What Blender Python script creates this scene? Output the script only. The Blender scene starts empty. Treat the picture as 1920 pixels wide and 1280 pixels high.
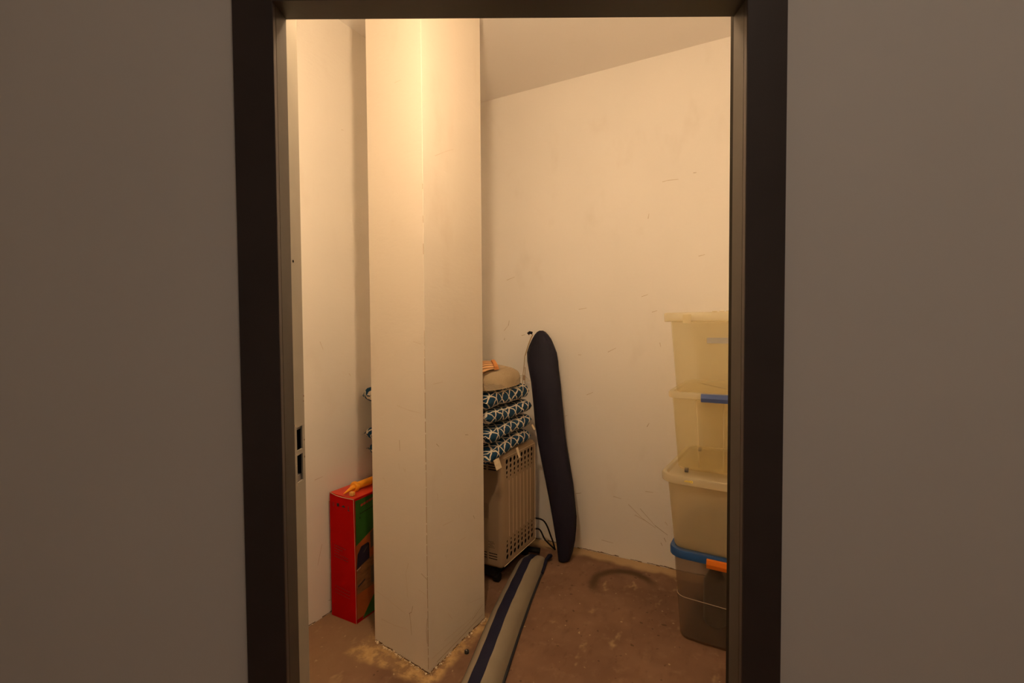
import bpy, math, random
from mathutils import Vector, Matrix
random.seed(7)
S = bpy.context.scene
COL = S.collection
R = math.radians

# ------------------------------------------------------------------ camera, world, light, exposure
CAM_H = 1.35
cam_d = bpy.data.cameras.new('camera'); cam = bpy.data.objects.new('camera', cam_d); COL.objects.link(cam)
cam_d.sensor_width = 36.0; cam_d.lens = 900 / 1920 * 36.0; cam_d.clip_start = 0.02
P_, RO_ = R(1.8), R(0.37)
r0 = Vector((1, 0, 0)); up0 = Vector((0, math.sin(P_), math.cos(P_))); fw = Vector((0, math.cos(P_), -math.sin(P_)))
rt = r0 * math.cos(RO_) - up0 * math.sin(RO_); up = up0 * math.cos(RO_) + r0 * math.sin(RO_)
cam.matrix_world = Matrix(((rt.x, up.x, -fw.x, 0), (rt.y, up.y, -fw.y, 0), (rt.z, up.z, -fw.z, CAM_H), (0, 0, 0, 1)))
S.camera = cam
W = bpy.data.worlds.new('world'); S.world = W; W.use_nodes = True
W.node_tree.nodes['Background'].inputs[0].default_value = (0.02, 0.017, 0.014, 1)
S.view_settings.view_transform = 'Standard'; S.view_settings.look = 'None'
S.view_settings.gamma = 1.0; S.view_settings.use_curve_mapping = False
S.view_settings.exposure = 0.0
S.cycles.max_bounces = 10; S.cycles.diffuse_bounces = 8; S.cycles.transparent_max_bounces = 16; S.cycles.use_light_tree = False
LAMP_RGB = (1.0, 0.70, 0.41); LAMP_L = 765.0          # bare bulb hanging just inside the doorway
LAMP_POS = (-0.148, 1.12, 2.28); LAMP_R = 0.035
HALL_RGB = (1.0, 0.80, 0.62); HALL_L = 30.0           # added lamp behind the camera, brightening hallway wall and door frame

# ------------------------------------------------------------------ room frame: u along the back wall, v towards it
TH = R(28.24); CT, ST = math.cos(TH), math.sin(TH)
def L(u, v, z=0.0): return Vector((u * CT + v * ST, -u * ST + v * CT, z))
VB, UL, UR, HC = 2.724, -1.824, 0.78, 2.817
DY0, DY1 = 0.85, 0.95                                   # hallway face / room face of the door wall

# ------------------------------------------------------------------ materials
def new_mat(name):
    m = bpy.data.materials.new(name); m.use_nodes = True
    nt = m.node_tree; return m, nt, nt.nodes['Principled BSDF']
def N(nt, t, **kw):
    n = nt.nodes.new(t)
    for k, v in kw.items(): setattr(n, k, v)
    return n
def LK(nt, a, b): nt.links.new(a, b)
def mth(nt, op, a, b=None, c=None, clamp=False):
    n = N(nt, 'ShaderNodeMath', operation=op); n.use_clamp = clamp
    for i, x in enumerate((a, b, c)):
        if x is None: continue
        if isinstance(x, (int, float)): n.inputs[i].default_value = x
        else: LK(nt, x, n.inputs[i])
    return n.outputs[0]
def mixc(nt, f, a, b):
    n = N(nt, 'ShaderNodeMix', data_type='RGBA')
    if isinstance(f, (int, float)): n.inputs[0].default_value = f
    else: LK(nt, f, n.inputs[0])
    for i, x in ((6, a), (7, b)):
        if isinstance(x, tuple): n.inputs[i].default_value = (*x[:3], 1)
        else: LK(nt, x, n.inputs[i])
    return n.outputs[2]
def noise(nt, vec, scale, detail=3, rough=.55):
    n = N(nt, 'ShaderNodeTexNoise'); n.inputs['Scale'].default_value = scale
    n.inputs['Detail'].default_value = detail; n.inputs['Roughness'].default_value = rough
    LK(nt, vec, n.inputs['Vector']); return n.outputs['Fac']
def maprange(nt, x, a, b, c=0., d=1.):
    n = N(nt, 'ShaderNodeMapRange'); n.interpolation_type = 'SMOOTHSTEP'
    for i, q in enumerate((x, a, b, c, d)):
        if isinstance(q, (int, float)): n.inputs[i].default_value = q
        else: LK(nt, q, n.inputs[i])
    return n.outputs[0]
def objco(nt): return N(nt, 'ShaderNodeTexCoord').outputs['Object']
def stretch(nt, vec, s):
    n = N(nt, 'ShaderNodeMapping'); n.inputs['Scale'].default_value = s; LK(nt, vec, n.inputs[0]); return n.outputs[0]
def bump(nt, b, h, strength=.2, dist=.002):
    n = N(nt, 'ShaderNodeBump'); n.inputs['Strength'].default_value = strength; n.inputs['Distance'].default_value = dist
    LK(nt, h, n.inputs['Height']); LK(nt, n.outputs[0], b.inputs['Normal'])

def simple(name, col, rough=.6, var=.12, scale=14, metal=0, bmp=0, spec=.5, stretchv=None):
    m, nt, b = new_mat(name)
    co = objco(nt)
    if stretchv: co = stretch(nt, co, stretchv)
    f = noise(nt, co, scale, 1)
    lo = tuple(c * (1 - var) for c in col); hi = tuple(min(1, c * (1 + var)) for c in col)
    LK(nt, mixc(nt, f, lo, hi), b.inputs['Base Color'])
    b.inputs['Roughness'].default_value = rough; b.inputs['Metallic'].default_value = metal
    b.inputs['Specular IOR Level'].default_value = spec
    if bmp: bump(nt, b, noise(nt, co, scale * 6, 1), bmp)
    return m

def plaster(name, col, grime=.5, fine=True):
    m, nt, b = new_mat(name); co = objco(nt)
    a = noise(nt, co, 2.2, 1)
    base = mixc(nt, a, tuple(x * .955 for x in col), tuple(min(1, x * 1.02) for x in col))
    if fine:
        sm = noise(nt, stretch(nt, co, (3.2, 3.2, 1.6)), 1.7, 3, .62)
        base = mixc(nt, mth(nt, 'MULTIPLY', maprange(nt, sm, .56, .78), .28 * grime), base, (.56, .46, .36))
        bump(nt, b, noise(nt, stretch(nt, co, (24, 24, 60)), 1.0, 2, .6), .25, .0025)
    LK(nt, base, b.inputs['Base Color']); b.inputs['Roughness'].default_value = .8
    b.inputs['Specular IOR Level'].default_value = .2
    return m

M = {}
M['wall'] = plaster('wall plaster', (.90, .87, .835), .5)
M['pillar'] = plaster('pillar plaster', (.69, .625, .54), .9)
M['wall_l'] = plaster('left wall plaster', (.80, .76, .70), .5)  # left wall toned down in colour to offset the bulb's strong light there
M['ceil'] = plaster('ceiling plaster', (.89, .855, .83), .2, False)
M['hall'] = plaster('hallway plaster', (.88, .87, .85), .3, False)
M['scuff'] = simple('scuff grime', (.40, .30, .20), .9)
M['scuff_light'] = simple('faint scuff', (.62, .53, .43), .9)
M['crack'] = simple('crack dirt', (.16, .09, .045), .95, .4, 60)
M['chip'] = simple('plaster crumb', (.80, .68, .48), .9, .2, 90)
M['frame'] = simple('cream frame enamel', (.37, .33, .265), .42, .10, 20, bmp=.05)
M['stop'] = simple('dark brown grey stop', (.056, .045, .038), .4, .15, 12, bmp=.05)  # much darker than the rebate
M['arch'] = simple('charcoal frame face', (.058, .044, .042), .4, .2, 9)  # hallway face, much darker than the rebate
M['hole'] = simple('dark lock cavity', (.010, .008, .007), 1, spec=0)  # near-black colour stands for the shade inside the openings
M['dark_rebate'] = simple('dark rebate strip', (.022, .017, .012), .8, spec=.1)  # near-black right rebate, where the left one is cream
M['steel'] = simple('dull steel', (.30, .26, .24), .5, .25, 60, metal=.4)

def floor_mat():
    m, nt, b = new_mat('worn concrete floor'); co = objco(nt)
    sep = N(nt, 'ShaderNodeSeparateXYZ'); LK(nt, co, sep.inputs[0]); u, v = sep.outputs[0], sep.outputs[1]
    n1 = noise(nt, co, 3.0, 3, .6); n2 = noise(nt, co, 15, 4, .65); n3 = noise(nt, stretch(nt, co, (30, 12, 1)), 1, 3, .6)
    c = mixc(nt, maprange(nt, n1, .3, .7), (.170, .092, .056), (.232, .132, .082))
    c = mixc(nt, maprange(nt, n2, .52, .75, 0, .55), c, (.28, .175, .108))
    c = mixc(nt, maprange(nt, n3, .52, .78, 0, .5), c, (.125, .066, .040))
    # pale specks and dust
    n4 = noise(nt, co, 42, 1, .5); c = mixc(nt, maprange(nt, n4, .72, .80, 0, .5), c, (.60, .47, .28))
    n5 = noise(nt, stretch(nt, co, (7, 4, 1)), 1.3, 3, .7); c = mixc(nt, maprange(nt, n5, .60, .74, 0, .6), c, (.50, .36, .19))
    n6 = noise(nt, co, 33, 1, .5); c = mixc(nt, maprange(nt, n6, .24, .31, .8, 0), c, (.09, .05, .03))
    # tan plaster dust along the back wall, the left aisle and round the pillar
    wob = mth(nt, 'MULTIPLY', mth(nt, 'SUBTRACT', noise(nt, co, 9, 2), .5), .09)
    db = mth(nt, 'ADD', mth(nt, 'SUBTRACT', VB, v), wob)
    c = mixc(nt, maprange(nt, db, .055, .105, .85, 0), c, (.50, .35, .19))
    du = mth(nt, 'ADD', u, mth(nt, 'MULTIPLY', wob, 3.0))
    c = mixc(nt, maprange(nt, du, -1.60, -1.25, .55, 0), c, (.30, .185, .098))
    px = mth(nt, 'SUBTRACT', mth(nt, 'ABSOLUTE', mth(nt, 'ADD', u, 1.32)), .17)
    py = mth(nt, 'SUBTRACT', mth(nt, 'ABSOLUTE', mth(nt, 'SUBTRACT', v, 1.65)), .21)
    dp = mth(nt, 'ADD', mth(nt, 'MAXIMUM', px, py), mth(nt, 'MULTIPLY', wob, .9))
    c = mixc(nt, mth(nt, 'MULTIPLY', maprange(nt, dp, .022, .062, .9, 0), maprange(nt, n2, .40, .58, .25, 1)), c, mixc(nt, n4, (.40, .24, .09), (.66, .46, .22)))
    # dark ring left by a bucket
    wob2 = mth(nt, 'MULTIPLY', mth(nt, 'SUBTRACT', noise(nt, co, 16, 2), .5), .03)
    ru = mth(nt, 'ADD', u, .655); rv = mth(nt, 'SUBTRACT', v, 2.425)
    rr = mth(nt, 'ADD', mth(nt, 'SQRT', mth(nt, 'ADD', mth(nt, 'MULTIPLY', ru, ru), mth(nt, 'MULTIPLY', rv, rv))), wob2)
    ring = maprange(nt, mth(nt, 'ABSOLUTE', mth(nt, 'SUBTRACT', rr, .155)), .004, .042, 1, 0)
    side = maprange(nt, mth(nt, 'ADD', mth(nt, 'MULTIPLY', ru, -.62), mth(nt, 'MULTIPLY', rv, .78)), -.06, .06, 0, .95)
    c = mixc(nt, mth(nt, 'MULTIPLY', ring, side), c, (.080, .043, .022))
    LK(nt, c, b.inputs['Base Color']); b.inputs['Roughness'].default_value = .82; b.inputs['Specular IOR Level'].default_value = .25
    bump(nt, b, n2, .35, .004)
    return m
M['floor'] = floor_mat()

def emis(name, rgb, s):
    m, nt, b = new_mat(name)
    b.inputs['Base Color'].default_value = (.9, .88, .84, 1)
    b.inputs['Emission Color'].default_value = (*rgb, 1); b.inputs['Emission Strength'].default_value = s
    return m
M['lamp'] = emis('lit lamp glass', LAMP_RGB, LAMP_L); M['hall_fill'] = emis('added hallway lamp glow', HALL_RGB, HALL_L)

def frosted(name, tint, body, clear, rough=.35):
    """see-through plastic: part clear, part cloudy"""
    m, nt, b = new_mat(name); co = objco(nt)
    f = noise(nt, stretch(nt, co, (5, 5, 2)), 3, 3)
    LK(nt, mixc(nt, f, tuple(c * .92 for c in body), body), b.inputs['Base Color'])
    b.inputs['Roughness'].default_value = rough; b.inputs['Specular IOR Level'].default_value = .4
    tl = N(nt, 'ShaderNodeBsdfTranslucent'); tl.inputs[0].default_value = (*body, 1)
    tr = N(nt, 'ShaderNodeBsdfTransparent'); tr.inputs[0].default_value = (*tint, 1)
    m1 = N(nt, 'ShaderNodeMixShader'); m1.inputs[0].default_value = .45
    LK(nt, b.outputs[0], m1.inputs[1]); LK(nt, tl.outputs[0], m1.inputs[2])
    m2 = N(nt, 'ShaderNodeMixShader'); m2.inputs[0].default_value = clear
    LK(nt, m1.outputs[0], m2.inputs[1]); LK(nt, tr.outputs[0], m2.inputs[2])
    LK(nt, m2.outputs[0], nt.nodes['Material Output'].inputs['Surface'])
    return m
M['pl_top'] = frosted('cloudy natural plastic', (.985, .965, .90), (.90, .85, .66), .80)
M['pl_clear'] = frosted('clearer natural plastic', (.98, .955, .87), (.86, .80, .58), .86)
M['pl_mid'] = frosted('milky natural plastic', (.95, .91, .82), (.82, .75, .60), .70)
M['pl_smoke'] = frosted('smoky grey plastic', (.93, .89, .85), (.40, .33, .27), .78)
M['pl_lid'] = frosted('natural plastic lid', (.97, .95, .86), (.92, .86, .68), .55, .3)
M['pl_rib'] = frosted('natural plastic rib', (.97, .95, .86), (.92, .86, .68), .75, .3)
M['blue_l'] = simple('pale blue plastic', (.085, .125, .30), .3, .06)
M['blue'] = simple('blue plastic', (.012, .062, .21), .3, .06)
M['orange'] = simple('orange plastic', (.68, .165, .008), .4, .06)
M['grey_label'] = simple('grey blue sticker', (.40, .38, .33), .5, .06)
M['yellow_ink'] = simple('yellow ink', (.80, .66, .02), .5)
M['crease'] = simple('pale crease', (.36, .29, .21), .5)
M['wheel'] = simple('grey castor plastic', (.16, .16, .20), .4, .2)

M['heater'] = simple('beige heater enamel', (.335, .245, .160), .42, .06, 8, spec=.4)
M['heater_lit'] = simple('lit heater rib', (.66, .53, .38), .35, .05, 8)  # paler than the enamel: light caught by the ridges, put into the colour
M['black'] = simple('black plastic', (.010, .009, .009), .7, .3, spec=.15)
M['liner'] = simple('dark heater inside', (.006, .005, .005), 1, spec=0)
M['plate'] = simple('brown rating plate', (.25, .18, .12), .5)
M['print'] = simple('faint dark print', (.10, .07, .05), .7)

def navy_fabric():
    m, nt, b = new_mat('navy nylon'); co = objco(nt)
    w = noise(nt, stretch(nt, co, (9, 9, 3)), 2, 4)
    LK(nt, mixc(nt, w, (.0085, .0078, .017), (.017, .0145, .030)), b.inputs['Base Color'])
    b.inputs['Roughness'].default_value = .7; b.inputs['Specular IOR Level'].default_value = .25
    bump(nt, b, noise(nt, stretch(nt, co, (26, 26, 7)), 1, 4), .5, .006)
    return m
M['navy'] = navy_fabric()
M['cord'] = simple('tan cord', (.42, .30, .16), .8)
M['toggle'] = simple('brown toggle', (.30, .15, .05), .4)
M['bag_grey'] = simple('grey beige canvas', (.255, .215, .160), .8, .10, 10, bmp=.25, spec=.2)
M['bag_navy'] = simple('navy canvas', (.012, .012, .032), .75, .15, 12, bmp=.25, spec=.2)
M['piping'] = simple('black piping', (.010, .010, .018), .7)

def trellis():
    m, nt, b = new_mat('blue trellis fabric'); co = objco(nt)
    sp = N(nt, 'ShaderNodeSeparateXYZ'); LK(nt, N(nt, 'ShaderNodeTexCoord').outputs['UV'], sp.inputs[0]); x, y, z = sp.outputs
    k = 14.0
    w1 = mth(nt, 'MULTIPLY', mth(nt, 'SUBTRACT', noise(nt, co, 11, 2), .5), .75)
    w2 = mth(nt, 'MULTIPLY', mth(nt, 'SUBTRACT', noise(nt, stretch(nt, co, (-1, 1, 1.3)), 12, 2), .5), .75)
    a = mth(nt, 'ADD', mth(nt, 'MULTIPLY', y, k), w1)
    c = mth(nt, 'ADD', mth(nt, 'MULTIPLY', x, k), w2)
    def line(e, w):
        fr = mth(nt, 'ABSOLUTE', mth(nt, 'SUBTRACT', mth(nt, 'FRACT', e), .5))
        return maprange(nt, fr, w, w + .025, 1, 0)
    s1 = line(mth(nt, 'ADD', a, c), .064); s2 = line(mth(nt, 'SUBTRACT', a, c), .064)
    s3 = line(mth(nt, 'MULTIPLY', c, 1.0), .032)
    s = mth(nt, 'MAXIMUM', mth(nt, 'MAXIMUM', s1, s2), s3)
    n = noise(nt, co, 30, 3)
    LK(nt, mixc(nt, s, mixc(nt, n, (.007, .036, .082), (.016, .066, .135)), mixc(nt, n, (.62, .56, .46), (.76, .70, .60))), b.inputs['Base Color'])
    b.inputs['Roughness'].default_value = .85; b.inputs['Specular IOR Level'].default_value = .15
    bump(nt, b, noise(nt, co, 22, 4), .5, .006)
    return m
M['trellis'] = trellis()
M['tag'] = simple('cream cotton tape', (.66, .56, .40), .9, .25, 70)

def weave():
    m, nt, b = new_mat('woven straw'); co = objco(nt)
    sp = N(nt, 'ShaderNodeSeparateXYZ'); LK(nt, co, sp.inputs[0]); x, y, z = sp.outputs
    s1 = mth(nt, 'SINE', mth(nt, 'MULTIPLY', mth(nt, 'ADD', y, z), 520)); s2 = mth(nt, 'SINE', mth(nt, 'MULTIPLY', mth(nt, 'SUBTRACT', y, mth(nt, 'MULTIPLY', z, 1.6)), 520))
    h = mth(nt, 'MULTIPLY', s1, s2); n = noise(nt, co, 6, 4)
    LK(nt, mixc(nt, mth(nt, 'ADD', mth(nt, 'MULTIPLY', h, .22), n), (.30, .22, .13), (.56, .44, .29)), b.inputs['Base Color'])
    b.inputs['Roughness'].default_value = .8
    bump(nt, b, h, .4, .003); return m
M['straw'] = weave()
def stripes():
    m, nt, b = new_mat('orange striped cloth'); co = objco(nt)
    sp = N(nt, 'ShaderNodeSeparateXYZ'); LK(nt, co, sp.inputs[0]); x, y, z = sp.outputs
    fr = mth(nt, 'FRACT', mth(nt, 'MULTIPLY', mth(nt, 'ADD', x, mth(nt, 'MULTIPLY', z, -1.2)), 30))
    LK(nt, mixc(nt, maprange(nt, fr, .62, .70), (.80, .48, .23), (.30, .12, .035)), b.inputs['Base Color'])
    b.inputs['Roughness'].default_value = .85; return m
M['stripes'] = stripes()
M['cuff'] = simple('orange cloth', (.62, .25, .07), .85, .2, 30)
M['film'] = frosted('clear plastic film', (.97, .95, .92), (.72, .68, .60), .72, .15)

M['red'] = simple('red printed card', (.40, .002, .001), .7, .14, 6, spec=.05)
M['red_d'] = simple('dark red print', (.20, .006, .006), .5)
M['green'] = simple('green printed card', (.020, .105, .012), .4, .2, 9)
M['red_top'] = simple('scuffed red card', (.62, .05, .02), .45, .2, 20)
def grad(name, c0, c1, z0, z1):
    m, nt, b = new_mat(name); co = objco(nt); sp = N(nt, 'ShaderNodeSeparateXYZ'); LK(nt, co, sp.inputs[0])
    e = mth(nt, 'SUBTRACT', sp.outputs[2], mth(nt, 'MULTIPLY', sp.outputs[1], .42))
    LK(nt, mixc(nt, maprange(nt, e, z0, z1), c0, c1), b.inputs['Base Color']); b.inputs['Roughness'].default_value = .4; return m
M['green_fade'] = grad('green to yellow print', (.30, .22, .02), (.020, .105, .012), .385, .44)
M['amber'] = simple('brown orange print', (.36, .085, .018), .42, .35, 7)
M['wood_print'] = simple('wood toned print', (.22, .10, .04), .42, .5, 16, stretchv=(1, 2, 6))
M['dark_print'] = simple('blue black print', (.014, .012, .030), .35, .2)
M['grey_print'] = simple('grey print', (.10, .085, .075), .45, .3)
M['tan_print'] = simple('tan print', (.52, .40, .26), .45, .2)
M['red_print'] = simple('red lettering', (.42, .03, .015), .45)
M['ink'] = simple('black ink', (.012, .006, .006), .5)
M['amber_pl'] = simple('amber orange plastic', (.86, .33, .015), .35, .08)
M['amber_pale'] = simple('pale amber tab', (.72, .42, .10), .4, .1)
M['rubber'] = simple('black rubber', (.014, .013, .012), .5)

# ------------------------------------------------------------------ mesh building
class MB:
    def __init__(s): s.v = []; s.f = []
    def add(s, vs, fs):
        o = len(s.v); s.v += [tuple(p) for p in vs]; s.f += [tuple(i + o for i in f) for f in fs]; return s
    def box(s, a, b, tx=None):
        (x0, y0, z0), (x1, y1, z1) = a, b
        vs = [(x, y, z) for z in (z0, z1) for y in (y0, y1) for x in (x0, x1)]
        if tx: vs = [tx(Vector(p)) for p in vs]
        return s.add(vs, [(0, 2, 3, 1), (4, 5, 7, 6), (0, 1, 5, 4), (2, 6, 7, 3), (0, 4, 6, 2), (1, 3, 7, 5)])
    def poly(s, pts): return s.add(pts, [tuple(range(len(pts)))])
    def prism(s, pts, d):
        n = len(pts); pts = [Vector(p) for p in pts]; d = Vector(d)
        return s.add(pts + [p + d for p in pts], [tuple(range(n))[::-1], tuple(range(n, 2 * n))] + [(i, (i + 1) % n, n + (i + 1) % n, n + i) for i in range(n)])
    def loft(s, rings, caps=True, closed=True):
        n = len(rings[0]); vs = [p for r in rings for p in r]; fs = []
        for k in range(len(rings) - 1):
            for i in range(n if closed else n - 1):
                j = (i + 1) % n; fs.append((k * n + i, k * n + j, (k + 1) * n + j, (k + 1) * n + i))
        if caps: fs += [tuple(range(n))[::-1], tuple(range((len(rings) - 1) * n, len(rings) * n))]
        return s.add(vs, fs)
    def tube(s, pts, r, n=8, caps=True):
        pts = [Vector(p) for p in pts]; rs = r if isinstance(r, (list, tuple)) else [r] * len(pts); rings = []
        prev = None
        for i, p in enumerate(pts):
            t = (pts[min(i + 1, len(pts) - 1)] - pts[max(i - 1, 0)]).normalized()
            a = prev if prev is not None else (Vector((0, 0, 1)) if abs(t.z) < .9 else Vector((1, 0, 0)))
            a = (a - t * a.dot(t)).normalized(); b = t.cross(a); prev = a
            rings.append([p + (a * math.cos(q) + b * math.sin(q)) * rs[i] for q in (2 * math.pi * k / n for k in range(n))])
        return s.loft(rings, caps)
    def build(s, name, mat, parent=None, smooth=False, bevel=0, seg=2):
        me = bpy.data.meshes.new(name); me.from_pydata(s.v, [], s.f); me.validate(); me.update()
        me.materials.append(M[mat] if isinstance(mat, str) else mat)
        if smooth:
            for p in me.polygons: p.use_smooth = True
        o = bpy.data.objects.new(name, me); COL.objects.link(o)
        if parent: o.parent = parent
        import bmesh
        bm = bmesh.new(); bm.from_mesh(me); bmesh.ops.recalc_face_normals(bm, faces=bm.faces)
        if bevel:
            bmesh.ops.bevel(bm, geom=bm.edges[:], offset=bevel, segments=seg, affect='EDGES', clamp_overlap=True)
        bm.to_mesh(me); bm.free()
        if smooth: me.set_sharp_from_angle(angle=R(38))
        return o
def tag(o, label, cat, group=None, kind=None):
    o['label'] = label
    if cat: o['category'] = cat
    if group: o['group'] = group
    if kind: o['kind'] = kind
    return o
def thing(name, label, cat, loc, rz=0, group=None, kind=None):
    o = bpy.data.objects.new(name, None); COL.objects.link(o); o.empty_display_size = .05
    o.location = loc; o.rotation_euler = (0, 0, rz)
    return tag(o, label, cat, group, kind)
def rounded(w, d, r, n=5, cx=0, cy=0):
    pts = []
    for qx, qy, a0 in ((1, 1, 0), (-1, 1, 90), (-1, -1, 180), (1, -1, 270)):
        for k in range(n + 1):
            a = R(a0 + 90 * k / n); pts.append((cx + qx * (w / 2 - r) + r * math.cos(a), cy + qy * (d / 2 - r) + r * math.sin(a)))
    return pts

# ------------------------------------------------------------------ the setting
def to_local(o):                                          # object whose own axes are the room's u and v
    o.rotation_euler = (0, 0, -TH); return o
fl = to_local(MB().box((-3.4, -2.6, -.08), (3.2, 3.0, 0)).build('floor', 'floor')); tag(fl, 'worn brown concrete floor with a dark ring stain', 'floor', kind='structure')
ce = to_local(MB().box((-3.4, -2.6, HC), (3.2, 3.0, HC + .1)).build('ceiling', 'ceil')); tag(ce, 'plain beige painted ceiling', 'ceiling', kind='structure')
wb = to_local(MB().box((UL - .12, VB, 0), (UR + .12, VB + .1, HC)).build('wall_back', 'wall')); tag(wb, 'scuffed cream plaster wall behind the navy bag', 'wall', kind='structure')
# side walls run from the back wall to the door wall (world Y = DY1), cut to its line
def side_wall(name, u0, u1, label):
    def vend(u): return (DY1 + u * ST) / CT               # v at which this u meets the door wall's room face
    pts = [L(u0, vend(u0)), L(u1, vend(u1)), L(u1, VB), L(u0, VB)]
    pts = [Matrix.Rotation(TH, 4, 'Z') @ p for p in pts]
    o = to_local(MB().prism(pts, (0, 0, HC))  .build(name, 'wall_l' if name == 'wall_left' else 'wall')); return tag(o, label, 'wall', kind='structure')
wl = side_wall('wall_left', UL - .1, UL, 'cream plaster wall left of the pillar')
side_wall('wall_right', UR, UR + .1, 'cream plaster wall beside the storage boxes')

HEAD_B, HEAD_C = 1.907, 2.005                             # underside of head stop / of head rebate
XC, XB, XR = .414, .405, .4285                            # left rebate, stop faces, right rebate
m = MB()
m.box((-2.3, DY0, 0), (-.455, DY1, HC)); m.box((.46, DY0, 0), (2.3, DY1, HC)); m.box((-.455, DY0, 2.035), (.46, DY1, HC))
wf = m.build('wall_front', 'hall'); tag(wf, 'white plaster wall around the doorway', 'wall', kind='structure')
tag(MB().box((-2.3, -1.4, 0), (2.3, -1.3, HC)).build('wall_hallway', 'hall'), 'white hallway wall opposite the doorway', 'wall', kind='structure')
tag(MB().box((-2.4, -1.4, 0), (-2.3, DY1, HC)).build('wall_hallway_left', 'hall'), 'white end wall on the left of the hallway', 'wall', kind='structure')
tag(MB().box((2.3, -1.4, 0), (2.4, DY1, HC)).build('wall_hallway_right', 'hall'), 'white end wall on the right of the hallway', 'wall', kind='structure')

# door frame: hallway face, stop and rebate on both sides and over the head
df = thing('door_1', 'painted steel door frame with two lock holes in the left jamb', 'door frame', (0, 0, 0), kind='structure')
YA, YB = .836, .886
for s in (-1, 1):
    xi, xo = XB * s, .475 * s
    MB().box((min(xi, xo), YA, 0), (max(xi, xo), YA + .012, 2.05)).build('architrave', 'arch', df, bevel=.0012, seg=1)
    xo = .456 * s if s < 0 else .461
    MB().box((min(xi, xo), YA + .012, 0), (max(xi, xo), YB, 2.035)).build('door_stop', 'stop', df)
MB().box((-XB, YA, HEAD_B), (XB, YA + .012, 2.05)).build('head_architrave', 'arch', df)
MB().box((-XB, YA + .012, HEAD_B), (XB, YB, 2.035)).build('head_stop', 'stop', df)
MB().box((-XC, YB, HEAD_C), (XR, DY1, 2.035)).build('head_rebate', 'frame', df)
# left rebate with real lock openings
ys = (YB, .915, .939, DY1); zs = (0, 1.051, 1.104, 1.113, 1.158, HEAD_C)
m = MB()
for i in range(3):
    for k in range(5):
        if i == 1 and k in (1, 3): continue
        m.box((-XC - .003, ys[i], zs[k]), (-XC, ys[i + 1], zs[k + 1]))
jr = m.build('left_rebate', 'frame', df); jr['label'] = 'cream enamelled rebate with lock openings'
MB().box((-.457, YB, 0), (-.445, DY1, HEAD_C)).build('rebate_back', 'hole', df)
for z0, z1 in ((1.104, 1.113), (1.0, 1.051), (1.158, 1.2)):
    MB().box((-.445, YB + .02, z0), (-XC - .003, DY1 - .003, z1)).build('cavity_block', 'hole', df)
MB().box((-.4445, .9435, 1.0), (-XC - .0032, .9455, 1.2)).build('dark_sheet', 'hole', df)  # added dark sheet, hides the lit enamel behind the lock openings
MB().box((-.4445, .912, 1.051), (-XC - .004, .942, 1.0625)).build('lock_tongue_guide', 'steel', df)
MB().box((-.4445, .912, 1.1520), (-XC - .004, .942, 1.158)).build('lock_tongue_guide', 'steel', df)
MB().box((-.455, DY1 - .0035, 0), (-XC - .0031, DY1 - .0002, 2.035)).build('left_return', 'frame', df)
for (y, z) in ((.9125, 1.048), (.911, 1.108), (.910, 1.163), (.912, 1.085), (.947, 1.094), (.947, 1.128), (.947, 1.205), (.948, 1.215)):
    q = random.uniform(.001, .0018)
    MB().box((-XC - .0005, y - q * .6, z - q * 1.2), (-XC + .0006, y + q * .6, z + q * 1.2)).build('paint_chip', 'chip' if y < .93 else 'crack', df)
MB().tube([(-XC - .001, .914, 1.476), (-XC + .0006, .914, 1.476)], .0026, 10).build('screw_hole', 'hole', df)
MB().box((XR, YB, 0), (.461, DY1, HEAD_C)).build('right_rebate', 'dark_rebate', df)

# the free-standing pillar
PF, PR, PL = Vector((-.332, 1.825, 0)), Vector((-.134, 2.181, 0)), Vector((-.601, 2.034, 0))
PBK = L(-1.487, 1.845)
pil = MB().prism([PF, PR, PBK, PL], (0, 0, HC)).build('pillar', 'pillar', bevel=.0015, seg=1)
tag(pil, 'tall cream plaster pillar standing free in the middle', 'pillar', kind='structure')

# scuffs, cracks and crumbs: flat marks on the plaster
def wall_frame(a, d, n): return lambda s, z, off=.0006: a + d * s + n * off + Vector((0, 0, z))
def mark(m, fr, pts, w):
    for (s0, z0), (s1, z1) in zip(pts[:-1], pts[1:]):
        dx, dz = s1 - s0, z1 - z0; l = math.hypot(dx, dz) or 1; px, pz = -dz / l * w / 2, dx / l * w / 2
        m.add([fr(s0 + px, z0 + pz), fr(s1 + px * .6, z1 + pz * .6), fr(s1 - px * .6, z1 - pz * .6), fr(s0 - px, z0 - pz)], [(0, 1, 2, 3)])
def marks(parent, fr, dark, light):
    inv = parent.matrix_basis.inverted() if True else None
    for nm, lst, mat, w in (('dark_scuffs', dark, 'scuff', .0026), ('faint_scuffs', light, 'scuff_light', .003)):
        m = MB()
        for pts in lst: mark(m, fr, pts, w)
        m.v = [tuple(inv @ Vector(p)) for p in m.v]
        o = m.build(nm, mat, parent); o['kind'] = 'stuff'
bf = wall_frame(L(0, VB), Vector((CT, -ST, 0)), -Vector((ST, CT, 0)))
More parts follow.
